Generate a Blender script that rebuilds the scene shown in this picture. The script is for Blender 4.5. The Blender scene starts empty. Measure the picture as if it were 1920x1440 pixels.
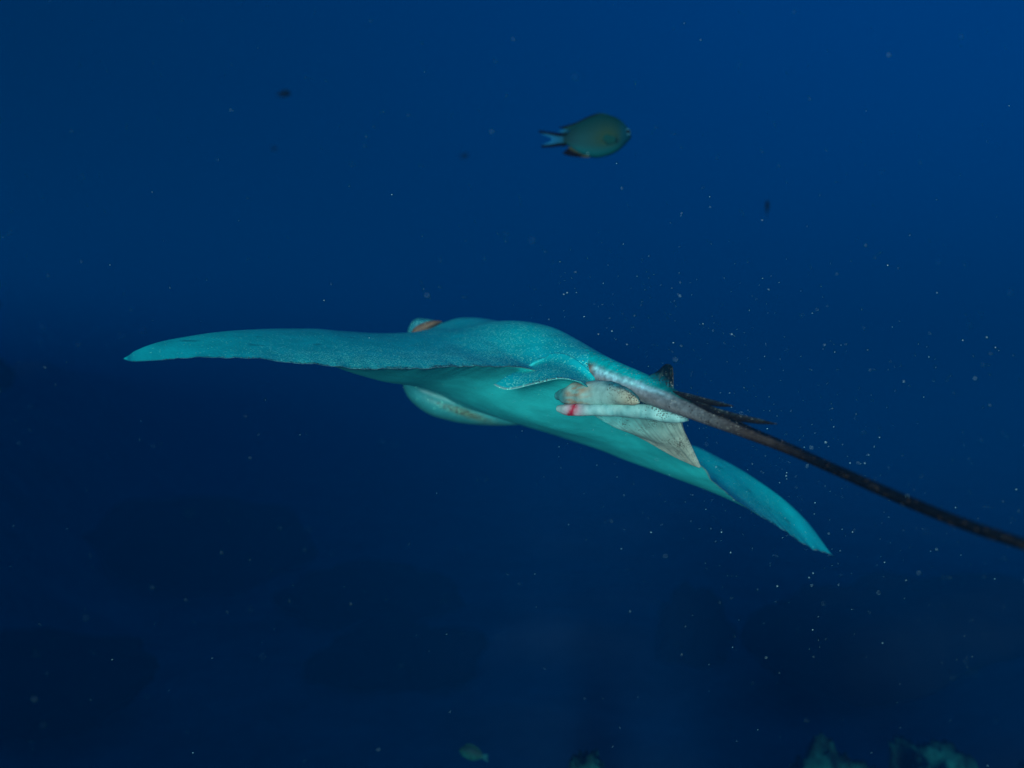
import bpy, bmesh, math, random
from mathutils import Vector, Matrix, noise
import numpy as np
random.seed(7)
scene = bpy.context.scene
COL = scene.collection
R = math.radians

# ------------------------------------------------------------------ camera
CAMZ = 3.1
LENS = 28.0
K = 36.0 / LENS / 1920.0
cam_d = bpy.data.cameras.new('camera'); cam = bpy.data.objects.new('camera', cam_d); COL.objects.link(cam)
cam.location = (0, 0, CAMZ); cam.rotation_euler = (R(90), 0, 0)
cam_d.lens = LENS; cam_d.sensor_width = 36; cam_d.clip_start = 0.05; cam_d.clip_end = 500
cam_d.dof.use_dof = True; cam_d.dof.focus_distance = 1.46; cam_d.dof.aperture_fstop = 1.7
scene.camera = cam

# ------------------------------------------------------------------ water light all round (world)
W = bpy.data.worlds.new('World'); scene.world = W; W.use_nodes = True
nt = W.node_tree; nt.nodes.clear()
wo = nt.nodes.new('ShaderNodeOutputWorld'); bg = nt.nodes.new('ShaderNodeBackground')
tc = nt.nodes.new('ShaderNodeTexCoord')
dot = nt.nodes.new('ShaderNodeVectorMath'); dot.operation = 'DOT_PRODUCT'
dot.inputs[1].default_value = (0.60, 0.08, 0.62)      # the surface light comes from up and to the right
ma = nt.nodes.new('ShaderNodeMath'); ma.operation = 'MULTIPLY_ADD'; ma.inputs[1].default_value = 0.5; ma.inputs[2].default_value = 0.5
rp = nt.nodes.new('ShaderNodeValToRGB')
els = [(0.0, (0.0, .002, .008)), (0.28, (0.0, .002, .010)), (0.45, (0.0, .004, .018)), (0.575, (.0, .019, .086)), (0.68, (.0, .030, .145)), (0.79, (.0, .045, .225)), (1.0, (.002, .075, .30))]
while len(rp.color_ramp.elements) < len(els): rp.color_ramp.elements.new(0.5)
for e, (p, c) in zip(rp.color_ramp.elements, els): e.position = p; e.color = (*c, 1)
nt.links.new(tc.outputs['Generated'], dot.inputs[0]); nt.links.new(dot.outputs['Value'], ma.inputs[0])
nt.links.new(ma.outputs[0], rp.inputs[0]); nt.links.new(rp.outputs[0], bg.inputs[0]); bg.inputs[1].default_value = 1.0
nt.links.new(bg.outputs[0], wo.inputs[0])

# ------------------------------------------------------------------ one far lamp standing in for the camera strobe
strobe_d = bpy.data.lights.new('strobe_sun', 'SUN'); strobe_sun = bpy.data.objects.new('strobe_sun', strobe_d); COL.objects.link(strobe_sun)
strobe_d.energy = 5.0; strobe_d.angle = R(12.0); strobe_d.color = (0.80, 0.98, 1.0)
strobe_from = Vector((-0.15, -1.0, 0.02)).normalized()
strobe_sun.rotation_euler = strobe_from.to_track_quat('Z', 'Y').to_euler(); strobe_sun.location = (-2, -6, CAMZ + 1.0)

vs = scene.view_settings
vs.view_transform = 'Standard'; vs.look = 'None'; vs.exposure = 0.0; vs.gamma = 1.0; vs.use_curve_mapping = False
scene.cycles.volume_bounces = 0; scene.cycles.max_bounces = 6; scene.cycles.use_denoising = True

# ------------------------------------------------------------------ helpers
def at(px, py, d):
    return Vector(((px - 960) * K * d, d, CAMZ - (py - 720) * K * d))
def proj(p):
    return 960 + p[0] / (K * p[1]), 720 - (p[2] - CAMZ) / (K * p[1])
def interp(x, tab):
    return float(np.interp(x, [t[0] for t in tab], [t[1] for t in tab]))
def cubic(x, tab):
    xs = [t[0] for t in tab]; ys = [t[1] for t in tab]
    if x <= xs[0]: return ys[0]
    if x >= xs[-1]: return ys[-1]
    i = max(k for k in range(len(xs)) if xs[k] <= x); i = min(i, len(xs) - 2)
    def sl(j):
        if j == 0: return (ys[1] - ys[0]) / (xs[1] - xs[0])
        if j == len(xs) - 1: return (ys[-1] - ys[-2]) / (xs[-1] - xs[-2])
        a = (ys[j] - ys[j-1]) / (xs[j] - xs[j-1]); b = (ys[j+1] - ys[j]) / (xs[j+1] - xs[j])
        return 0 if a * b <= 0 else 2 * a * b / (a + b)
    h = xs[i+1] - xs[i]; t = (x - xs[i]) / h
    return ((1 + 2*t) * (1-t)**2 * ys[i] + t * (1-t)**2 * h * sl(i) + t*t*(3 - 2*t) * ys[i+1] + t*t*(t-1) * h * sl(i+1))
def crow(pts, t):          # Catmull-Rom through a list of vectors / tuples, t in 0..1
    n = len(pts) - 1; f = min(max(t, 0), 1) * n; i = min(int(f), n - 1); f -= i
    P = [Vector(p) for p in (pts[max(i-1, 0)], pts[i], pts[i+1], pts[min(i+2, n)])]
    return 0.5 * ((2*P[1]) + (P[2]-P[0])*f + (2*P[0]-5*P[1]+4*P[2]-P[3])*f*f + (3*P[1]-P[0]-3*P[2]+P[3])*f**3)
def mixc(a, b, t):
    t = min(max(t, 0), 1); return tuple(a[i] + (b[i] - a[i]) * t for i in range(3))
def sstep(a, b, x):
    t = min(max((x - a) / (b - a), 0), 1); return t * t * (3 - 2 * t)
def nz(p, s, off=0.0):
    return noise.noise(Vector(p) * s + Vector((off, off * 1.7, off * .3)))

def mesh_obj(name, verts, faces, mat, parent=None, smooth=True, attrs=None):
    me = bpy.data.meshes.new(name); me.from_pydata([tuple(v) for v in verts], [], faces); me.update()
    if attrs:
        if 'Col' in attrs:
            a = me.attributes.new('Col', 'FLOAT_COLOR', 'POINT')
            a.data.foreach_set('color', np.array([(*c, 1) for c in attrs['Col']], dtype=np.float32).ravel())
        for k in ('grain', 'dark'):
            if k in attrs:
                a = me.attributes.new(k, 'FLOAT', 'POINT'); a.data.foreach_set('value', np.array(attrs[k], dtype=np.float32))
    if smooth: me.polygons.foreach_set('use_smooth', [True] * len(me.polygons))
    me.materials.append(mat)
    o = bpy.data.objects.new(name, me); COL.objects.link(o)
    bm = bmesh.new(); bm.from_mesh(me); bmesh.ops.remove_doubles(bm, verts=bm.verts, dist=1e-6)
    bmesh.ops.recalc_face_normals(bm, faces=bm.faces); bm.to_mesh(me); bm.free()
    if parent is not None:
        o.parent = parent; o.matrix_parent_inverse = parent.matrix_world.inverted()
    return o
def empty(name, loc):
    o = bpy.data.objects.new(name, None); COL.objects.link(o); o.location = loc; o.empty_display_size = .05
    bpy.context.view_layer.update(); return o
def tag(o, label=None, cat=None, group=None, kind=None):
    if label: o['label'] = label
    if cat: o['category'] = cat
    if group: o['group'] = group
    if kind: o['kind'] = kind
    return o

# ------------------------------------------------------------------ materials
def new_mat(name):
    m = bpy.data.materials.new(name); m.use_nodes = True; return m, m.node_tree, m.node_tree.nodes['Principled BSDF']
def skin_material(name, rough=.55, spec=.25, gscale=420, bump=.25, gcol=(.22, .62, .52), mscale=26, mlo=.84, mhi=1.14, dscale=.8):
    m, t, b = new_mat(name); N = t.nodes.new; L = t.links.new
    ac = N('ShaderNodeAttribute'); ac.attribute_name = 'Col'
    ag = N('ShaderNodeAttribute'); ag.attribute_name = 'grain'
    ad = N('ShaderNodeAttribute'); ad.attribute_name = 'dark'
    co = N('ShaderNodeTexCoord')
    # mottle
    n1 = N('ShaderNodeTexNoise'); n1.inputs['Scale'].default_value = mscale; n1.inputs['Detail'].default_value = 5
    L(co.outputs['Object'], n1.inputs['Vector'])
    mr = N('ShaderNodeMapRange'); mr.inputs[1].default_value = .25; mr.inputs[2].default_value = .75; mr.inputs[3].default_value = mlo; mr.inputs[4].default_value = mhi
    L(n1.outputs['Fac'], mr.inputs[0])
    mu = N('ShaderNodeMix'); mu.data_type = 'RGBA'; mu.blend_type = 'MULTIPLY'; mu.inputs[0].default_value = 1
    L(ac.outputs['Color'], mu.inputs[6]); L(mr.outputs[0], mu.inputs[7])
    # bright grains: one random value for each small cell against the local density
    def cells(scale, attr, lo):
        v = N('ShaderNodeTexVoronoi'); v.inputs['Scale'].default_value = scale; L(co.outputs['Object'], v.inputs['Vector'])
        sp = N('ShaderNodeSeparateColor'); L(v.outputs['Color'], sp.inputs[0])
        a = N('ShaderNodeMath'); a.operation = 'LESS_THAN'; L(sp.outputs[0], a.inputs[0]); L(attr.outputs['Fac'], a.inputs[1])
        d = N('ShaderNodeMath'); d.operation = 'LESS_THAN'; L(v.outputs['Distance'], d.inputs[0]); d.inputs[1].default_value = lo
        k = N('ShaderNodeMath'); k.operation = 'MULTIPLY'; L(a.outputs[0], k.inputs[0]); L(d.outputs[0], k.inputs[1])
        k2 = N('ShaderNodeMath'); k2.operation = 'MULTIPLY'; L(k.outputs[0], k2.inputs[0]); L(sp.outputs[1], k2.inputs[1])
        return k, k2, v
    g, g2, v1 = cells(gscale, ag, .42)
    mg = N('ShaderNodeMix'); mg.data_type = 'RGBA'; L(g2.outputs[0], mg.inputs[0]); L(mu.outputs[2], mg.inputs[6]); mg.inputs[7].default_value = (*gcol, 1)
    dk, dk2, v2 = cells(gscale * dscale, ad, .5)
    md = N('ShaderNodeMix'); md.data_type = 'RGBA'; L(dk.outputs[0], md.inputs[0]); L(mg.outputs[2], md.inputs[6]); md.inputs[7].default_value = (.035, .03, .022, 1)
    L(md.outputs[2], b.inputs['Base Color'])
    b.inputs['Roughness'].default_value = rough; b.inputs['Specular IOR Level'].default_value = spec
    n2 = N('ShaderNodeTexNoise'); n2.inputs['Scale'].default_value = 190; n2.inputs['Detail'].default_value = 3; L(co.outputs['Object'], n2.inputs['Vector'])
    ad2 = N('ShaderNodeMath'); ad2.operation = 'ADD'; L(n2.outputs['Fac'], ad2.inputs[0]); L(g2.outputs[0], ad2.inputs[1])
    bp = N('ShaderNodeBump'); bp.inputs['Strength'].default_value = bump; bp.inputs['Distance'].default_value = .002
    L(ad2.outputs[0], bp.inputs['Height']); L(bp.outputs[0], b.inputs['Normal'])
    return m
SKIN = skin_material('ray_skin', gscale=320, bump=.35, gcol=(.22, 1.0, .74), dscale=1.1)
TAIL = skin_material('ray_tail_skin', rough=.45, spec=.18, gscale=420, bump=.5, gcol=(.40, .42, .36), mscale=85, mlo=.6, mhi=1.25)
PALE = skin_material('ray_pale_skin', rough=.6, spec=.2, gscale=480, bump=.4, mscale=60, mlo=.7, mhi=1.2, dscale=1.15)

# ------------------------------------------------------------------ seabed
def rock_mat(name, c1, c2, scale):
    m, t, b = new_mat(name); N = t.nodes.new; L = t.links.new
    co = N('ShaderNodeTexCoord'); n = N('ShaderNodeTexNoise'); n.inputs['Scale'].default_value = scale; n.inputs['Detail'].default_value = 8; n.inputs['Roughness'].default_value = .65
    L(co.outputs['Object'], n.inputs['Vector'])
    r = N('ShaderNodeValToRGB'); r.color_ramp.elements[0].position = .38; r.color_ramp.elements[1].position = .66
    r.color_ramp.elements[0].color = (*c1, 1); r.color_ramp.elements[1].color = (*c2, 1)
    L(n.outputs['Fac'], r.inputs[0]); L(r.outputs[0], b.inputs['Base Color']); b.inputs['Roughness'].default_value = .95
    b.inputs['Specular IOR Level'].default_value = .05
    bp = N('ShaderNodeBump'); bp.inputs['Strength'].default_value = .7; bp.inputs['Distance'].default_value = .03
    L(n.outputs['Fac'], bp.inputs['Height']); L(bp.outputs[0], b.inputs['Normal'])
    return m
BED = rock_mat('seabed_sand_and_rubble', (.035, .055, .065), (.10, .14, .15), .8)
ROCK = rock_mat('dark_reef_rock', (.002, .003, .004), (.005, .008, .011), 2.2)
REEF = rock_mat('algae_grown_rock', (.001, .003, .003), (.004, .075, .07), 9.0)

def bed_z(x, y):
    z = 0.25 * nz((x, y, 0), .22, 3) + .10 * nz((x, y, 0), .7, 9)
    k = x + .35 * y
    z += 3.9 * sstep(-.8, -6.0, k) + .5 * nz((x, y, 0), .22, 21) * sstep(-.8, -4, k) + .2 * nz((x, y, 0), .8, 25) * sstep(-.8, -3, k)      # reef slope on the left, shaped to darken the water there
    z += 1.0 * sstep(1.6, 4.2, x - .25 * (y - 4)) * sstep(11, 5, y)      # low rise added on the right to darken that corner
    return z - .35 * sstep(4, 30, y)
vv, ff = [], []
xs = np.concatenate([np.linspace(-70, -20, 14), np.linspace(-19, 19, 96), np.linspace(20, 70, 14)])
ys = np.concatenate([np.linspace(-3, -.5, 6), np.linspace(0, 30, 90), np.linspace(32, 110, 22)])
for y in ys:
    for x in xs: vv.append((x, y, bed_z(x, y)))
nx = len(xs)
for j in range(len(ys) - 1):
    for i in range(nx - 1):
        a = j * nx + i; ff.append((a, a + 1, a + nx + 1, a + nx))
tag(mesh_obj('seabed', vv, ff, BED), kind='structure')

def lump(name, c, rad, mat, seed, rough=.35, sub=4, freq=1.6, fine=0.0):
    bm = bmesh.new(); bmesh.ops.create_icosphere(bm, subdivisions=sub, radius=1.0)
    for v in bm.verts:
        p = v.co.copy(); q = p; p = Vector((q.x, q.y * rad[1] / rad[0], q.z * rad[2] / rad[0]))
        k = 1 + rough * nz(p, freq, seed) + rough * .5 * nz(p, freq * 2.6, seed + 5) + fine * nz(p, freq * 7, seed + 9) + fine * .6 * nz(p, freq * 15, seed + 13)
        v.co = Vector((q.x * rad[0], q.y * rad[1], q.z * rad[2])) * k; v.co.z = q.z * rad[2] * (1 + (k - 1) * min(1, rad[0] / rad[2] * 1.2))
    vs_ = [v.co.copy() for v in bm.verts]; fs = [[v.index for v in f.verts] for f in bm.faces]; bm.free()
    o = mesh_obj(name, vs_, fs, mat); o.location = c; return o
# dark boulders on the sea floor, blurred by the water
BOULD = [((-5.4, 13.5), (2.0, 1.5, .95), 'broad dark boulder at the foot of the rising reef slope'),
         ((-8.2, 10.0), (1.5, 1.4, 1.2), 'tall dark rock leaning against the rising reef slope'),
         ((-2.0, 11.2), (1.2, .9, .45), 'low dark rock on the open sea floor below the ray'),
         ((-1.2, 8.6), (.9, .7, .36), 'small flat dark rock on the sea floor under the snout'),
         ((2.05, 9.0), (.42, .42, .55), 'round dark rock added for a soft blurred spot under the lowered wing tip'),  # rock added where there is a soft out-of-focus spot
         ((4.2, 8.0), (1.6, 1.2, .55), 'wide dark rock behind the added round rock'),
         ((-4.3, 7.0), (1.0, .9, .35), 'flat dark rock on the sea floor under the raised wing')]
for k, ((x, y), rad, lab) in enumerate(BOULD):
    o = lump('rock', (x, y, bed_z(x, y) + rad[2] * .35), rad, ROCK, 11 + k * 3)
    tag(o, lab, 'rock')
# near reef heads whose tops reach into the bottom of the view
def reef(px, py, d, rx, lab, seed, ry=None, lean=0):
    top = at(px, py, d); base = bed_z(top.x, top.y) - .15
    h = top.z - base
    o = lump('reef_rock', (top.x, top.y, base + h * .46), (rx, ry or rx * 1.1, h * .5), REEF, seed, rough=.45, sub=6, freq=1.3, fine=.14)
    tag(o, lab, 'reef rock')
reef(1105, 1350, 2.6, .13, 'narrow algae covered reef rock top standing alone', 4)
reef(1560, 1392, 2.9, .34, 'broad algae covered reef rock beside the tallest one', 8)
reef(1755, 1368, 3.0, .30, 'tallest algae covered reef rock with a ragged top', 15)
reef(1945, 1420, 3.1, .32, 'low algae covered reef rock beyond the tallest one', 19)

# ------------------------------------------------------------------ the ray
CX, CY = 0.02, 1.85
HX, HY = -0.42, 0.9075        # heading
RX, RY = 0.9075, 0.42         # towards its right wing
def plan(u, v):
    u *= 1 - .066 * sstep(.25, .8, u) if u > 0 else 1 + .03 * sstep(.3, .8, -u)
    return CX + RX * u + HX * v, CY + RY * u + HY * v
LEv = [(0, .40), (.06, .39), (.10, .36), (.15, .31), (.20, .275), (.30, .21), (.45, .115), (.60, .005), (.70, -.075), (.76, -.138), (.785, -.168), (.80, -.222)]
TEv = [(0, -.40), (.06, -.39), (.10, -.375), (.15, -.355), (.20, -.340), (.30, -.315), (.45, -.285), (.60, -.258), (.70, -.242), (.76, -.234), (.785, -.230), (.80, -.228)]
L_LE = [(200, 673), (233, 672), (250, 660), (300, 642), (350, 633), (400, 626), (450, 622), (520, 620), (580, 621), (640, 628), (690, 634), (740, 638), (770, 642), (800, 655), (830, 680), (870, 700)]
L_TE = [(200, 674), (233, 673), (245, 678), (300, 676), (345, 672), (400, 670), (440, 671), (500, 675), (560, 681), (620, 687), (680, 691), (730, 692), (790, 691), (850, 688), (900, 685.5), (940, 688), (985, 690), (1020, 700), (1080, 712), (1150, 722)]
R_LE = [(870, 735), (900, 748), (935, 758), (1000, 770), (1060, 784), (1120, 800), (1180, 814), (1250, 826), (1297, 836), (1347, 859), (1388, 881), (1430, 908), (1472, 939), (1505, 970), (1530, 1000), (1547, 1034), (1600, 1060)]
R_TE = [(1150, 722), (1213, 755), (1250, 800), (1280, 838), (1313, 870), (1336, 900), (1363, 925), (1388, 943), (1422, 966), (1451, 983), (1488, 1007), (1522, 1029), (1547, 1036), (1600, 1062)]
def z_from(px_tab, x, y):
    px = 960 + x / (K * y); return -(cubic(px, px_tab) - 720) * K * y
def le(u):
    v = cubic(abs(u), LEv); x, y = plan(u, v)
    zl = z_from(L_LE, x, y) if u < 0.02 else 0; zr = z_from(R_LE, x, y) if u > -.02 else 0
    w = sstep(-.02, .02, u); return v, zl * (1 - w) + zr * w
def te(u):
    v = cubic(abs(u), TEv); x, y = plan(u, v)
    zl = z_from(L_TE, x, y) if u < 0.02 else 0; zr = z_from(R_TE, x, y) if u > -.02 else 0
    w = sstep(-.02, .02, u); z = zl * (1 - w) + zr * w
    return v, z
def fray(u):
    edge = sstep(.12, .2, abs(u)) * sstep(.80, .7, abs(u))      # frayed wavy hind margin
    return edge * (.007 * nz((u, 0, 0), 18, 4) + .005 * nz((u, 0, 0), 55, 8)), edge * (.003 * nz((u, 0, 0), 40, 2) + .002 * nz((u, 0, 0), 90, 5))
RIDGE = [(-.50, .012), (-.43, .030), (-.40, .040), (-.30, .072), (-.20, .103), (-.10, .131), (0, .146), (.1, .152), (.25, .172), (.35, .178), (.40, .14), (.43, .05)]
BELLY = [(-.50, .0), (-.43, -.004), (-.35, -.026), (-.30, -.040), (-.2, -.074), (-.1, -.092), (0, -.092), (.1, -.085), (.25, -.074), (.35, -.055), (.40, -.0), (.43, .03)]
SIGU = [(-.45, .055), (-.3, .085), (-.15, .13), (0, .15), (.2, .14), (.35, .135), (.43, .12)]
SIGL = [(-.45, .07), (-.3, .10), (-.15, .17), (0, .21), (.2, .18), (.35, .13), (.43, .10)]
TU = [(0, .05), (.2, .035), (.35, .026), (.5, .018), (.65, .011), (.76, .005), (.8, .001)]
TL = [(0, .10), (.2, .112), (.3, .104), (.4, .076), (.5, .036), (.65, .012), (.76, .005), (.8, .001)]
def airf(t): return 2.1 * (t ** .5) * (1 - t) ** 1.15 * (1.0) if 0 < t < 1 else 0.0
NU, NT = 250, 84
us = [0.80 * math.copysign(abs(s) ** 1.0, s) for s in np.linspace(-1, 1, NU)]
ts = [0.5 - 0.5 * math.cos(math.pi * k / NT) for k in range(NT + 1)]
FR = {u: fray(u) for u in us}
DORS = (.001, .50, .48); VENT = (.026, .66, .62)
verts, cols, grains, darks = [], [], [], []
def pt(u, t, up):
    vl, zl = le(u); vt, zt = te(u)
    fv, fz = FR[u]
    v = vl + (vt - vl) * t + fv * t ** 10
    sheet = zl + (zt - zl) * t + fz * t ** 10
    f = airf(t)
    asym = 1.0 if u < 0 else .66
    z = sheet + (cubic(abs(u), TU) * f if up else -cubic(abs(u), TL) * f * asym)
    sg = cubic(v, SIGU if up else SIGL)
    if not up and u > 0: sg *= 1.35
    w = math.exp(-(abs(u) / sg) ** 2.4)
    zb = cubic(v, RIDGE if up else BELLY) - (.06 if up else .30) * u
    e = sstep(0, .10, t) * sstep(1.0, .93, t)
    z = z + (zb - z) * w * e
    x, y = plan(u, v)
    if not up:
        z = min(z, 1e9)
    return Vector((x, y, CAMZ + z)), v
def skin_cols(u, t, v, up, p):
    au = abs(u)
    if up:
        c = mixc(DORS, (.001, .39, .44), .5 + .8 * nz(p, 5, 2))
        g = .12 + .75 * sstep(.55, .98, t) * sstep(.75, .45, au) * sstep(.06, .16, au) + .35 * sstep(.25, .0, t) * sstep(.5, .3, au) * (1 if u < 0 else .4)
        g += .30 * max(0, nz(p, 9, 5)) + .18 * sstep(.08, .0, au)
        g *= (sstep(.72, .5, au) * .85 + .15) * 1.35
        d = .0
        if t > .945:
            k = nz((u, 0, 0), 40, 3)
            c = mixc(c, (.006, .05, .07), .75 * sstep(.955, .985, t) * (.5 + 1.3 * k)); d = .65 * sstep(.945, .97, t) * (.45 + 1.2 * k)
        if t > .994: c = (.16, .30, .28)
        sp = nz(p, 24, 31)
        if au > .4 and sp > .50: c = mixc(c, (.002, .10, .13), min(.55, (sp - .50) * 6))
    else:
        c = mixc(VENT, (.018, .56, .54), .5 + .7 * nz(p, 6, 12))
        g = .015; d = 0.
        if t > .99: c = mixc(c, (.2, .34, .30), .7)
        if v > .30 and au < .2: c = mixc(c, (.06, .72, .66), .6)
    return c, g, d
idx = {}
for i, u in enumerate(us):
    for k, t in enumerate(ts):
        for up in (1, 0):
            if k in (0, NT) and not up: idx[(i, k, 0)] = idx[(i, k, 1)]; continue
            p, v = pt(u, t, up); c, g, d = skin_cols(u, t, v, up, p)
            idx[(i, k, up)] = len(verts); verts.append(p); cols.append(c); grains.append(g); darks.append(d)
faces = []
for i in range(NU - 1):
    for k in range(NT):
        for up in (1, 0):
            q = (idx[(i, k, up)], idx[(i + 1, k, up)], idx[(i + 1, k + 1, up)], idx[(i, k + 1, up)])
            q = tuple(dict.fromkeys(q))
            if len(q) > 2: faces.append(q if up else q[::-1])
for i in (0, NU - 1):
    faces.append([idx[(i, k, 1)] for k in range(NT + 1)] + [idx[(i, k, 0)] for k in range(NT - 1, 0, -1)])
bx, by = plan(0, 0)
ray = tag(empty('eagle_ray', (bx, by, CAMZ - .06)), 'large teal eagle ray gliding with arched wings and long thin tail', 'ray')
body = mesh_obj('body', verts, faces, SKIN, ray, attrs=dict(Col=cols, grain=grains, dark=darks))

_bp = np.array([tuple(v) for v in verts]); _pp = np.stack([960 + _bp[:, 0] / (K * _bp[:, 1]), 720 - (_bp[:, 2] - CAMZ) / (K * _bp[:, 1])], 1)
def body_depth(px, py):          # depth of the body's skin behind a spot, so that a fin's root sits in it
    k = (np.abs(_pp[:, 0] - px) < 7) & (np.abs(_pp[:, 1] - py) < 7)
    return float(_bp[k, 1].min()) if k.any() else 1.6
# --- tubes and patches for the parts
def tube(name, path, radii, mat, colf, parent, n=40, m=24, cap=True, depthk=1.0, wob=0.0, sub=None):
    """path: (px,py,d) list; radii: pixel radii; colf(s, a, p)->(col, grain, dark)"""
    P = [at(*q) for q in path]
    vs_, cs, gs, ds, fs = [], [], [], [], []
    for i in range(n + 1):
        s = i / n; c = crow(P, s); tg = (crow(P, min(s + .01, 1)) - crow(P, max(s - .01, 0))).normalized()
        r = crow([(q, 0, 0) for q in radii], s).x * K * c.y
        r = max(r, .0004)
        view = Vector((c.x, c.y, c.z - CAMZ)).normalized()
        up = tg.cross(view); up = up.normalized() if up.length > .01 else Vector((0, 0, 1))
        if up.z < 0: up = -up
        sd = tg.cross(up).normalized()
        if sd.dot(view) > 0: sd = -sd              # sd faces the camera side
        for j in range(m):
            a = 2 * math.pi * j / m
            p = c + up * (math.sin(a) * r) + sd * (math.cos(a) * r * depthk)
            if wob: p += (p - c) * (wob * nz(p, 45, 3) + wob * .25 * nz((s * 26, a * 1.2, 0), 1, 8))
            vs_.append(p); cc, g, d = colf(s, a, p); cs.append(cc); gs.append(g); ds.append(d)
    for i in range(n):
        for j in range(m):
            a = i * m + j; b = i * m + (j + 1) % m; fs.append((a, b, b + m, a + m))
    fs.append(tuple(range(m - 1, -1, -1))); fs.append(tuple(range(n * m, n * m + m)))
    return mesh_obj(name, vs_, fs, mat, parent, attrs=dict(Col=cs, grain=gs, dark=ds))
def patch(name, rows, mat, colf, parent, n=44, m=30, thick=.008, edge=.0012, rag=0.0, bulge=0.0):
    """rows: list (front..rear) of lists (root..margin) of (px,py,d). colf(s,t,p,front)"""
    G = [[at(*q) for q in r] for r in rows]
    grid = []
    for i in range(n + 1):
        s = i / n; line = []
        for k in range(m + 1):
            t = k / m
            if k == m and rag: t = 1 - rag * (.5 + .5 * nz((s, 0, 0), 22, 6)) * .5
            line.append(crow([crow([G[a][b] for a in range(len(G))], s) for b in range(len(G[0]))], t))
        grid.append(line)
    vs_, cs, gs, ds, fs = [], [], [], [], []
    for side in (0, 1):
        for i in range(n + 1):
            for k in range(m + 1):
                p = grid[i][k]
                du = grid[min(i + 1, n)][k] - grid[max(i - 1, 0)][k]; dv = grid[i][min(k + 1, m)] - grid[i][max(k - 1, 0)]
                nn = du.cross(dv); nn = nn.normalized() if nn.length > 1e-9 else Vector((0, 0, 1))
                if nn.z < 0: nn = -nn
                s, t = i / n, k / m
                th = edge + thick * min(1, (4 * s * (1 - s)) ** .5) * (1 - t) ** .7
                q = p + nn * (th * (.5 if side == 0 else -.5) + bulge * math.sin(math.pi * s) * math.sin(math.pi * t))
                c, g, d = colf(s, t, q, side == 0); vs_.append(q); cs.append(c); gs.append(g); ds.append(d)
    S = (n + 1) * (m + 1); I = lambda sd, i, k: sd * S + i * (m + 1) + k
    for i in range(n):
        for k in range(m):
            fs.append((I(0, i, k), I(0, i + 1, k), I(0, i + 1, k + 1), I(0, i, k + 1)))
            fs.append((I(1, i, k), I(1, i, k + 1), I(1, i + 1, k + 1), I(1, i + 1, k)))
    for i in range(n):
        fs.append((I(0, i, 0), I(1, i, 0), I(1, i + 1, 0), I(0, i + 1, 0))); fs.append((I(0, i, m), I(0, i + 1, m), I(1, i + 1, m), I(1, i, m)))
    for k in range(m):
        fs.append((I(0, 0, k), I(0, 0, k + 1), I(1, 0, k + 1), I(1, 0, k))); fs.append((I(0, n, k), I(1, n, k), I(1, n, k + 1), I(0, n, k + 1)))
    return mesh_obj(name, vs_, fs, mat, parent, attrs=dict(Col=cs, grain=gs, dark=ds))

# tail: thick silvery root, black whip
def tail_col(s, a, p):
    px, py = proj(p); h = math.sin(a)                      # h: 1 top, -1 bottom
    top = mixc((.001, .47, .46), (.002, .008, .011), sstep(1180, 1310, px))
    brown = mixc((.05, .05, .04), (.34, .23, .15), .5 + nz(p, 60, 1))
    if True:
        sheen = math.exp(-((h + .04 - .25 * sstep(1150, 1260, px)) / .2) ** 2)  # blue-white sheen of the tail root, painted into the side colour
        side = mixc((.26, .34, .37), (.36, .90, 1.0), sheen); side = mixc(side, (.17, .22, .23), sstep(1190, 1285, px)); side = mixc(side, (.07, .06, .05), sstep(1270, 1400, px)); side = mixc(side, (.004, .007, .008), sstep(1380, 1540, px))
        k = .5 + .9 * nz((s * 90, a * 2, 0), 1.4, 4) + .5 * nz(p, 160, 7)
        side = mixc(tuple(q * .55 for q in side), tuple(min(1, q * 1.15) for q in side), k)
    low = mixc((.20, .23, .23), (.03, .025, .02), sstep(1250, 1420, px)); low = mixc(low, (.002, .004, .004), sstep(1380, 1560, px))
    side = mixc(brown, side, sstep(1098, 1124, px + 10 * nz(p, 40, 6)))
    b0 = .02 + .35 * sstep(1120, 1300, px) + .12 * nz((s * 80, a, 0), 1.0, 9)
    c = mixc(side, top, sstep(b0, b0 + .28, h)); c = mixc(c, low, sstep(-.42, -.65, h))
    c = mixc(DORS, c, sstep(1062, 1092, px + 14 * (h < .1) + 8 * nz(p, 50, 2)))
    g = .10 + .12 * sstep(1250, 1400, px) + .15 * sstep(.5, .9, h); 
    return c, g * .7 * sstep(1480, 1340, px), .12 * sstep(1240, 1350, px)
tail_path = [(1010, 662, 1.70), (1062, 668, 1.63), (1110, 688, 1.55), (1155, 707, 1.475), (1210, 729, 1.40), (1285, 762, 1.30), (1340, 785, 1.235), (1410, 814, 1.16), (1480, 842, 1.10), (1556, 876, 1.035), (1671, 927, .96), (1790, 976, .89), (1925, 1022, .825), (2100, 1075, .76), (2350, 1130, .68)]
tail_rad = [8, 25, 29, 28, 26, 19.5, 16, 12, 10.6, 10, 11, 11.2, 11.2, 10.5, 6]
tail = tube('tail', tail_path, tail_rad, TAIL, tail_col, ray, n=170, m=32)

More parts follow.
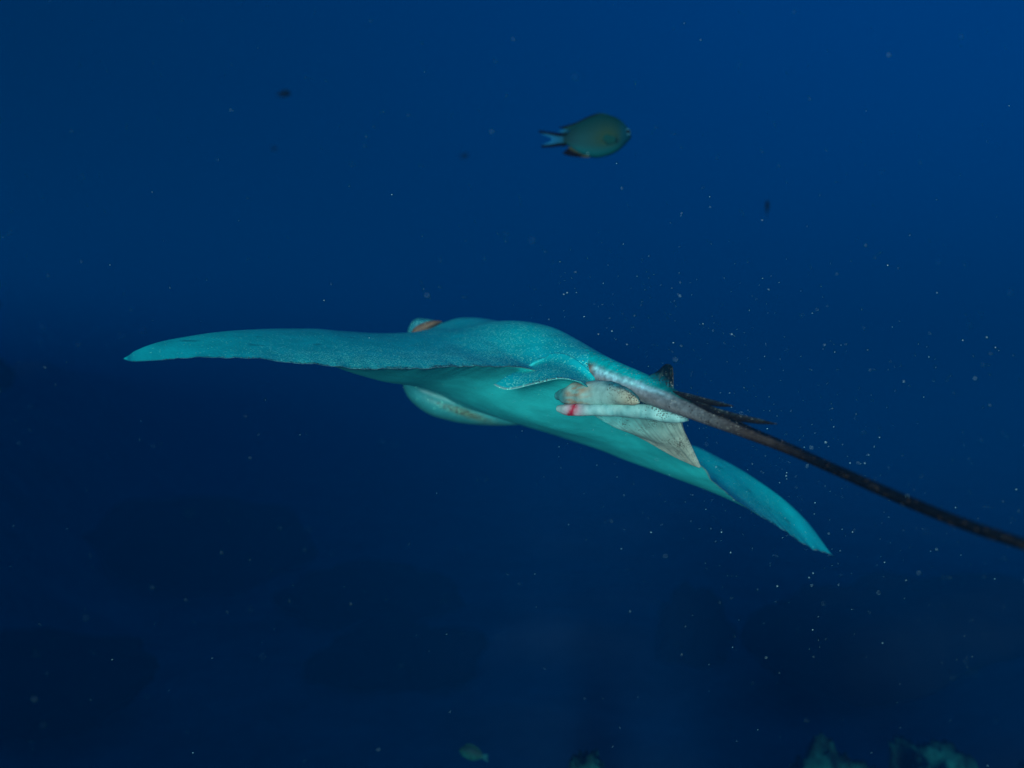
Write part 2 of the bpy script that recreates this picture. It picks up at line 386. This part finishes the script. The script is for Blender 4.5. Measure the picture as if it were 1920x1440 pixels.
# dorsal fin and the two tail spines
def blk(s, t, p, f):
    c = mixc((.003, .13, .17), (.004, .014, .02), sstep(.1, .55, t) + .4 * sstep(.4, 1, s)); c = mixc(c, (.05, .10, .09), max(0, nz(p, 120, 4) - .25) * 2)
    return c, .06, .1
patch('dorsal_fin', [[(1214, 706, 1.395), (1222, 702, 1.39), (1232, 698, 1.385), (1240, 690, 1.38)],
                     [(1232, 716, 1.375), (1238, 704, 1.372), (1243, 693, 1.368), (1248, 683, 1.365)],
                     [(1250, 728, 1.352), (1252, 712, 1.35), (1254, 697, 1.348), (1256, 683, 1.346)],
                     [(1263, 736, 1.335), (1263, 720, 1.334), (1262.5, 703, 1.333), (1261, 688, 1.332)]], TAIL, blk, ray, n=20, m=20, thick=.006)
def spine_col(s, a, p):
    h = math.sin(a); k = nz(p, 300, 5)
    return mixc((.010, .012, .012), (.10, .20, .18), sstep(.35, .9, h) * (.35 + 1.2 * k)), .25 * sstep(.2, .8, h), .1
for pth, rr in (([(1262, 735, 1.325), (1290, 744, 1.29), (1320, 751.5, 1.255), (1350, 758, 1.225), (1376, 761.5, 1.20)], [3, 6.8, 6.2, 4.8, .6]),
                ([(1300, 752, 1.275), (1340, 771, 1.23), (1380, 782, 1.195), (1420, 789.5, 1.16), (1457, 795, 1.13)], [4, 7.4, 7.0, 5.4, .6])):
    tube('tail_spine', pth, rr, TAIL, spine_col, ray, n=60, m=12, depthk=1.5)

# pelvic fins
def pelvL(s, t, p, front):
    if front:
        c = mixc(DORS, (.001, .39, .44), .5 + nz(p, 14, 2)); g = .25 + .55 * sstep(.15, .7, t) * sstep(.05, .3, s)
        d = .5 * sstep(.8, 1, t) * sstep(.35, .6, s) + .6 * sstep(.84, .95, s) * sstep(.2, .5, t)
        if t > .95: c = mixc(c, (.18, .26, .22), .7)
        return c, g, d
    return mixc(VENT, (.02, .4, .4), .5), .02, 0
rowsL = [[(1000, 680, 0), (982, 692, 1), (952, 704, 1.445), (925, 722, 1.400)],
         [(1030, 668, 0), (1006, 690, 1), (980, 710, 1.445), (952, 731, 1.395)],
         [(1060, 668, 0), (1042, 688, 1), (1020, 705, 1.445), (1003, 720, 1.395)],
         [(1088, 684, 0), (1075, 697, 1), (1062, 706, 1.440), (1050, 710, 1.395)],
         [(1116, 712, 1.49), (1112, 722, 1.475), (1103, 726, 1.44), (1090, 716, 1.41)]]
for r in rowsL[:4]:
    d0 = body_depth(*r[0][:2]) + .006; r[0] = (*r[0][:2], d0); r[1] = (*r[1][:2], d0 * .78 + r[2][2] * .22)
patch('pelvic_fin', rowsL, SKIN, pelvL, ray, thick=.012, rag=.05, bulge=.004)
def pelvR(s, t, p, front):
    st = .5 + 1.1 * nz((s * 42, t * 2, 0), 1.0, 3)
    c = mixc((.07, .36, .34), (.46, .55, .42), sstep(.0, .75, .45 * s + .75 * t - .1) * (.75 + .35 * st)); c = mixc(c, (.09, .22, .20), .6 * sstep(.5, .95, st))
    d = 1.1 * sstep(.15, .35, s) * max(0, nz(p, 34, 5) + .10) * sstep(.95, .5, t) * sstep(.05, .25, t + .2 * s)
    if s > .965 or (front and t > .97): c = mixc(c, (.03, .08, .10), .7); d = .3
    return c, .02, d
patch('pelvic_fin', [[(1105, 774, 1.58), (1145, 797, 1.56), (1180, 810, 1.56), (1215, 827, 1.56)],
                     [(1155, 774, 1.55), (1190, 806, 1.54), (1220, 825, 1.55), (1252, 850, 1.56)],
                     [(1205, 774, 1.51), (1235, 815, 1.51), (1262, 841, 1.535), (1284, 866, 1.56)],
                     [(1247, 772, 1.46), (1266, 813, 1.48), (1288, 845, 1.52), (1310, 877, 1.56)],
                     [(1276, 774, 1.42), (1282, 803, 1.46), (1295, 832, 1.51), (1314, 875, 1.56)]], PALE, pelvR, ray, n=130, thick=.014, rag=.06)

# claspers
def cl_up(s, a, p):
    px, py = proj(p)
    c = mixc((.22, .44, .40), (.30, .21, .13), sstep(.2, .9, nz((px * .05, py * .25, 0), 1, 2) + .55) * sstep(1120, 1085, px))
    c = mixc(c, (.05, .32, .33), sstep(1068, 1050, px)); c = mixc(c, (.32, .34, .24), sstep(1130, 1185, px))
    c = mixc(c, (.02, .22, .24), sstep(.5, .9, math.sin(a)) * sstep(1120, 1150, px))
    return c, .05, .8 * sstep(1125, 1170, px) * (.35 + .5 * math.sin(a) + .9 * nz(p, 70, 2))
tube('clasper', [(1046, 742, 1.53), (1075, 741, 1.49), (1110, 739, 1.455), (1140, 738, 1.43), (1168, 742, 1.40), (1190, 750, 1.38), (1199, 755, 1.37)], [8, 21, 24, 22, 17, 10, 1], PALE, cl_up, ray, n=70, m=32, wob=.17)
def cl_lo(s, a, p):
    px, py = proj(p)
    c = mixc((.25, .54, .50), (.11, .33, .32), .5 + 1.2 * nz(p, 50, 3) + .5 * nz((px * .4, py * .03, 0), 1, 2))
    red = math.exp(-((px - 1073 - (768 - py) * .45 + 5 * nz(p, 140, 3)) / (6.5 + 3 * nz(p, 90, 8))) ** 2); pk = math.exp(-((px - 1074) / 20) ** 2)
    c = mixc(c, (.55, .30, .36), .7 * pk); c = mixc(c, (.36, .012, .035), red)
    return c, .03, .95 * sstep(1195, 1245, px) * (.45 + .6 * math.sin(a) + .8 * nz(p, 60, 4))
tube('clasper', [(1046, 766, 1.47), (1066, 768, 1.455), (1100, 769, 1.44), (1150, 769, 1.42), (1200, 771, 1.40), (1240, 776, 1.385), (1275, 783, 1.37), (1292, 788, 1.365)], [6, 11, 11, 11.5, 14, 15, 10, 1], PALE, cl_lo, ray, n=90, m=28, wob=.13)

# snout lobe under the head
def sn_col(s, a, p):
    px, py = proj(p); h = math.sin(a)
    c = mixc((.02, .25, .25), (.012, .19, .20), sstep(.4, .0, s))
    c = mixc(c, (.20, .52, .50), math.exp(-((h - .40) / .10) ** 2) * sstep(.12, .25, s) * sstep(.62, .45, s))  # pale lip highlight painted along the upper groove
    k = math.exp(-((px - 875 - (py - 776) * 1.2) / 26) ** 2) * math.exp(-((py - 768 - (px - 850) * .30) / 6.5) ** 2)
    return mixc(c, (.12, .17, .07), .85 * k), .04 + .3 * k, .85 * k
tube('snout', [(757, 716, 2.12), (770, 726, 2.13), (787, 739, 2.14), (815, 753, 2.15), (846, 763, 2.16), (877, 771, 2.17), (917, 777, 2.18), (955, 783, 2.19), (995, 790, 2.20)], [3, 14, 21, 26, 26, 24, 21, 15, 5], SKIN, sn_col, ray, n=70, m=28, depthk=2.2)

# raised eye with its copper coloured spiracle
def eye_col(s, a, p): return mixc((.006, .13, .18), (.012, .20, .23), .5 + nz(p, 60, 3)), .15, 0
eye = tube('eye_ridge', [(766, 632, 2.10), (772, 620, 2.10), (783, 608, 2.10), (795, 606, 2.10), (815, 609, 2.105), (840, 612, 2.11)], [2, 8, 11, 9, 9, 5], SKIN, eye_col, ray, n=40, m=20, depthk=2.0)
def cop(s, a, p):
    k = .5 + .9 * nz((s * 3, a * 4, 0), 1.6, 5)
    return mixc((.05, .055, .04), (.22, .14, .08), k), 0.02, 0
tube('spiracle', [(769, 631, 2.085), (781, 622, 2.07), (796, 614, 2.065), (812, 607, 2.07), (828, 603, 2.085)], [1.5, 8, 9, 6, 1], PALE, cop, eye, n=36, m=18, depthk=1.1)

# ------------------------------------------------------------------ the fish
def fish_material(name, rough=.5):
    m, t, b = new_mat(name); N = t.nodes.new; L = t.links.new
    ac = N('ShaderNodeAttribute'); ac.attribute_name = 'Col'; co = N('ShaderNodeTexCoord')
    v = N('ShaderNodeTexVoronoi'); v.inputs['Scale'].default_value = 330; L(co.outputs['Object'], v.inputs['Vector'])
    mr = N('ShaderNodeMapRange'); mr.inputs[2].default_value = .7; mr.inputs[3].default_value = 1.12; mr.inputs[4].default_value = .75; L(v.outputs['Distance'], mr.inputs[0])
    mu = N('ShaderNodeMix'); mu.data_type = 'RGBA'; mu.blend_type = 'MULTIPLY'; mu.inputs[0].default_value = 1; L(ac.outputs['Color'], mu.inputs[6]); L(mr.outputs[0], mu.inputs[7])
    L(mu.outputs[2], b.inputs['Base Color']); b.inputs['Roughness'].default_value = .7; b.inputs['Specular IOR Level'].default_value = .08
    return m
FISH = fish_material('fish_scales')
# profile in fish units: x 0 at the snout, 1 at the tail tip; z up; unit = fish length
def fish_body(top, bot, wid, colf, n=44, m=28):
    vs_, cs, fs = [], [], []
    x0, x1 = top[0][0], top[-1][0]
    for i in range(n + 1):
        s = .5 - .5 * math.cos(math.pi * i / n); x = x0 + (x1 - x0) * s
        zt, zb, w = cubic(x, top), cubic(x, bot), cubic(x, wid)
        for j in range(m):
            a = 2 * math.pi * j / m; sa, ca = math.sin(a), math.cos(a)
            z = (zt + zb) / 2 + (zt - zb) / 2 * sa; y = -w * math.copysign(abs(ca) ** .85, ca)
            vs_.append(Vector((-x, y, z))); cs.append(colf(x, z, (z - zb) / max(zt - zb, 1e-4)))
    for i in range(n):
        for j in range(m):
            a = i * m + j; b = i * m + (j + 1) % m; fs.append((a, b, b + m, a + m))
    fs.append(tuple(range(m - 1, -1, -1))); fs.append(tuple(range(n * m, n * m + m)))
    return vs_, fs, cs
def fin_mesh(pts_a, pts_b, colf, n=22, m=8, th=.004, wave=.0):
    """thin fin between two edge curves (x,z)"""
    vs_, cs, fs = [], [], []
    A = [Vector((-x, 0, z)) for x, z in pts_a]; B = [Vector((-x, 0, z)) for x, z in pts_b]
    for sd in (-1, 1):
        for i in range(n + 1):
            a = crow(A, i / n); b = crow(B, i / n)
            for k in range(m + 1):
                t = k / m; p = a.lerp(b, t); p.y = sd * th * (.3 + .7 * (1 - t)) + wave * math.sin(9 * t + 3 * i / n)
                vs_.append(p); cs.append(colf(i / n, t))
    S = (n + 1) * (m + 1); I = lambda sd, i, k: sd * S + i * (m + 1) + k
    for i in range(n):
        for k in range(m):
            fs.append((I(0, i, k), I(0, i + 1, k), I(0, i + 1, k + 1), I(0, i, k + 1))); fs.append((I(1, i, k), I(1, i, k + 1), I(1, i + 1, k + 1), I(1, i + 1, k)))
    for i in range(n):
        fs.append((I(0, i, 0), I(1, i, 0), I(1, i + 1, 0), I(0, i + 1, 0))); fs.append((I(0, i, m), I(0, i + 1, m), I(1, i + 1, m), I(1, i, m)))
    for k in range(m):
        fs.append((I(0, 0, k), I(0, 0, k + 1), I(1, 0, k + 1), I(1, 0, k))); fs.append((I(0, n, k), I(1, n, k), I(1, n, k + 1), I(0, n, k + 1)))
    return vs_, fs, cs
def part(name, data, parent, mat=FISH):
    vs_, fs, cs = data
    return mesh_obj(name, vs_, fs, mat, None, attrs=dict(Col=cs))
U = 1 / 180.0
def fx(px, py): return ((1188 - px) * U, (250 - py) * U)
TOP = [(0.0, .0), (.02, .045), (.06, .10), (.115, .150), (.18, .180), (.26, .195), (.35, .190), (.46, .150), (.56, .095), (.66, .030), (.715, -.045), (.74, -.055)]
BOT = [(0.0, -.012), (.02, -.035), (.07, -.09), (.155, -.165), (.265, -.218), (.39, -.246), (.49, -.236), (.58, -.21), (.66, -.165), (.715, -.130), (.74, -.125)]
WID = [(0, .006), (.04, .045), (.12, .075), (.25, .092), (.4, .082), (.55, .055), (.68, .024), (.74, .012)]
def chromis_col(x, z, h):  # dark scales; dimness outside the strobe beam is also in the colour
    c = mixc((.003, .052, .058), (.001, .034, .036), sstep(.35, .85, h))
    c = mixc(c, (.020, .050, .020), .75 * math.exp(-((x - .30) / .16) ** 2 - ((h - .42) / .28) ** 2))
    c = mixc(c, (.002, .08, .09), sstep(.28, .05, h)); c = mixc(c, (.001, .045, .07), sstep(.2, .08, x))
    c = mixc(c, (.001, .022, .028), sstep(.55, .74, x) * .8)
    c = mixc(c, (.0, .006, .012), math.exp(-((x - .20) / .018) ** 2 - ((z + .075) / .024) ** 2))
    return c
BLK = (.0005, .002, .005); BLU = (.004, .10, .22)
def build_chromis():
    e = empty('chromis_fish', (0, 0, 0))
    ps = [part('body', fish_body(TOP, BOT, WID, chromis_col), e)]
    ps.append(part('dorsal_fin', fin_mesh([(.20, .178), (.33, .185), (.46, .140), (.58, .075), (.69, .01)], [(.17, .185), (.33, .212), (.46, .170), (.62, .085), (.79, .025)], lambda s, t: mixc((.003, .045, .045), BLK, sstep(.1, .8, t) * sstep(.1, .45, s))), e))
    ps.append(part('soft_dorsal_fin', fin_mesh([(.66, .02), (.69, .0), (.715, -.035)], [(.70, .025), (.76, .0), (.80, -.012)], lambda s, t: mixc((.004, .05, .06), BLU, t)), e))
    ps.append(part('tail_fin', fin_mesh([(.70, -.035), (.72, -.09), (.70, -.14)], [(.98, -.055), (.86, -.098), (.96, -.165)], lambda s, t: mixc((.004, .06, .09), BLU, t)), e))
    up = part('tail_fin_edge', fin_mesh([(.66, -.01), (.76, -.032), (.88, -.03), (.995, -.025)], [(.66, -.065), (.76, -.072), (.88, -.055), (.99, -.045)], lambda s, t: (.0, .0005, .001), th=.007), e)
    lo = part('tail_fin_edge', fin_mesh([(.70, -.125), (.78, -.132), (.88, -.155), (.97, -.172)], [(.70, -.155), (.78, -.162), (.88, -.180), (.965, -.190)], lambda s, t: (.0, .0005, .001), th=.007), e)
    ps += [up, lo]
    ps.append(part('anal_fin', fin_mesh([(.44, -.235), (.54, -.215), (.62, -.185), (.67, -.155)], [(.46, -.250), (.58, -.255), (.68, -.250), (.75, -.230)], lambda s, t: mixc((.05, .06, .03), BLK, sstep(.1, .35, s) * sstep(.05, .35, t))), e))
    ps.append(part('pectoral_fin', ([(Vector((v.x, v.y - .088 - .12 * max(0, -v.x - .2), v.z))) for v in fin_mesh([(.205, -.05), (.205, -.075), (.21, -.10)], [(.32, -.03), (.36, -.08), (.30, -.13)], lambda s, t: (0, 0, 0))[0]], fin_mesh([(.205, -.05), (.205, -.075), (.21, -.10)], [(.32, -.03), (.36, -.08), (.30, -.13)], lambda s, t: (0, 0, 0))[1], [(.003, .052, .046)] * 414), e))
    for sd in (-1, 1):
        vv_, ff_, cc_ = [], [], []
        bm = bmesh.new(); bmesh.ops.create_uvsphere(bm, u_segments=20, v_segments=14, radius=1)
        for v in bm.verts:
            rr = math.hypot(v.co.x, v.co.z)
            cc_.append((.001, .004, .010) if rr < .62 else (.03, .16, .22)); vv_.append(Vector((-.062 + v.co.x * .034, sd * (.050 + v.co.y * .016), .028 + v.co.z * .036)))
        ff_ = [[v.index for v in f.verts] for f in bm.faces]; bm.free()
        ps.append(part('eye', (vv_, ff_, cc_), e))
    for o in ps:
        o.parent = e
    return e
proto = build_chromis()
L0 = .125
def place_fish(e, px, py, d, length, yaw, pitch, label, group=None, tinted=False):
    # the fish's middle goes to the given spot; yaw turns the head away from the viewer, pitch lifts it
    e.rotation_euler = (0, R(-pitch), R(yaw)); e.scale = (length,) * 3
    bpy.context.view_layer.update()
    off = e.matrix_world.to_3x3() @ Vector((-.5, 0, -.03)); e.location = at(px, py, d) - off
    tag(e, label, 'fish', group)
def copy_tree(o, parent=None, skip=()):
    c = o.copy(); COL.objects.link(c); c.parent = parent
    for ch in o.children:
        if ch.name.split('.')[0] not in skip: copy_tree(ch, c, skip)
    return c
far = [copy_tree(proto, None, ('eye', 'pectoral_fin', 'soft_dorsal_fin')) for _ in range(4)]
BACKLIT, t, b = new_mat('backlit_fish'); b.inputs['Base Color'].default_value = (.002, .006, .008, 1); b.inputs['Roughness'].default_value = .8; b.inputs['Specular IOR Level'].default_value = .05  # same kind of fish, its backlit darkness put into the base colour
backlit_mesh = {}
for f in far:
    for ch in f.children:
        if ch.data.name not in backlit_mesh:
            d = ch.data.copy(); d.materials.clear(); d.materials.append(BACKLIT); backlit_mesh[ch.data.name] = d
        ch.data = backlit_mesh[ch.data.name]
place_fish(proto, 1098, 254, 1.03, .128, 16, 0, 'olive teal fish with black edged forked tail swimming above the ray')
place_fish(far[0], 531, 175, 4.2, .085, 35, 8, 'dark little fish silhouette in open water, stubby and level')
place_fish(far[1], 1438, 391, 4.0, .105, 66, 50, 'dark little fish silhouette in open water, swimming steeply upward')
place_fish(far[2], 869, 292, 7.5, .10, 20, 5, 'faint distant fish barely visible through the blue water behind the forked tail fish')
place_fish(far[3], 515, 278, 7.5, .085, 160, -5, 'faint distant fish just below the stubby silhouette')

# small green fish low above the reef
def wr_col(x, z, h):
    k = nz((x * 14, z * 20, 0), 1.0, 3)
    c = mixc((.001, .022, .02), (.004, .075, .06), .5 + .9 * k); return mixc(c, (.004, .02, .02), sstep(.55, .7, h) * .7)
w = empty('green_fish', (0, 0, 0))
wp = [part('body', fish_body([(0, 0), (.05, .07), (.18, .16), (.4, .20), (.6, .15), (.75, .07), (.8, .05)], [(0, -.01), (.05, -.06), (.18, -.15), (.4, -.19), (.6, -.15), (.75, -.07), (.8, -.05)], [(0, .005), (.1, .06), (.35, .10), (.6, .06), (.8, .015)], wr_col), w),
      part('tail_fin', fin_mesh([(.76, .06), (.76, 0), (.76, -.06)], [(1.0, .11), (.95, 0), (1.0, -.11)], lambda s, t: (.003, .06, .07)), w),
      part('dorsal_fin', fin_mesh([(.2, .15), (.4, .185), (.6, .14), (.74, .06)], [(.22, .22), (.42, .27), (.64, .22), (.80, .10)], lambda s, t: (.002, .03, .025)), w)]
for o in wp: o.parent = w
place_fish(w, 888, 1416, 2.6, .115, 150, 0, 'small mottled green fish hovering low beside the lone reef rock')

# ------------------------------------------------------------------ drifting specks in the tail's wake (nobody could count them)
SM, t, b = new_mat('drifting_specks'); b.inputs['Base Color'].default_value = (.30, .62, .66, 1); b.inputs['Roughness'].default_value = .6
bm = bmesh.new(); bmesh.ops.create_icosphere(bm, subdivisions=1, radius=1); iv = [v.co.copy() for v in bm.verts]; jf = [[v.index for v in f.verts] for f in bm.faces]; bm.free()
rg = random.Random(21); vv, ff = [], []
def speck(p, r):
    o = len(vv); st = rg.uniform(1, 1.8); rot = Matrix.Rotation(rg.uniform(-.5, .5), 3, 'Y') @ Matrix.Rotation(rg.uniform(0, 3), 3, 'X')
    for q in iv: vv.append(p + rot @ Vector((q.x * st, q.y, q.z * rg.uniform(.7, 1))) * r)
    for f in jf: ff.append([o + a for a in f])
for k in range(900):                   # plume stirred up along the tail
    s = rg.random(); c = Vector((.15, 1.65, .10)).lerp(Vector((.78, 1.05, -.28)), s)
    p = c + Vector((rg.gauss(0, .16), rg.gauss(0, .28), rg.gauss(0, .15)))
    if p.y < .5: continue
    speck(p + Vector((0, 0, CAMZ)), (.00022 + .0006 * rg.random() ** 5) * (.7 + .35 * p.y))
for k in range(520):                   # thin everywhere else
    d = rg.uniform(.7, 3.2); p = Vector((rg.uniform(-.72, .72) * d, d, CAMZ + rg.uniform(-.5, .5) * d)); speck(p, (.00018 + .0005 * rg.random() ** 4) * (.6 + .4 * d))
tag(mesh_obj('drifting_particles', vv, ff, SM), 'pale specks drifting in the water around the tail', 'particles', kind='stuff')

# ------------------------------------------------------------------ the water itself
hz = bpy.data.materials.new('water_haze'); hz.use_nodes = True; t = hz.node_tree; t.nodes.clear()
out = t.nodes.new('ShaderNodeOutputMaterial'); pv = t.nodes.new('ShaderNodeVolumePrincipled')
pv.inputs['Color'].default_value = (.0, .150, .50, 1); pv.inputs['Density'].default_value = .05; pv.inputs['Anisotropy'].default_value = 0.0
t.links.new(pv.outputs[0], out.inputs['Volume'])
x0, x1, y0, y1, z0, z1 = -72, 72, -3.5, 112, -2.2, 8.9
q = [(x, y, z) for x in (x0, x1) for y in (y0, y1) for z in (z0, z1)]
tag(mesh_obj('haze', q, [(0, 1, 3, 2), (4, 6, 7, 5), (0, 4, 5, 1), (2, 3, 7, 6), (0, 2, 6, 4), (1, 5, 7, 3)], hz, smooth=False), 'clear blue sea water', 'water', kind='stuff')
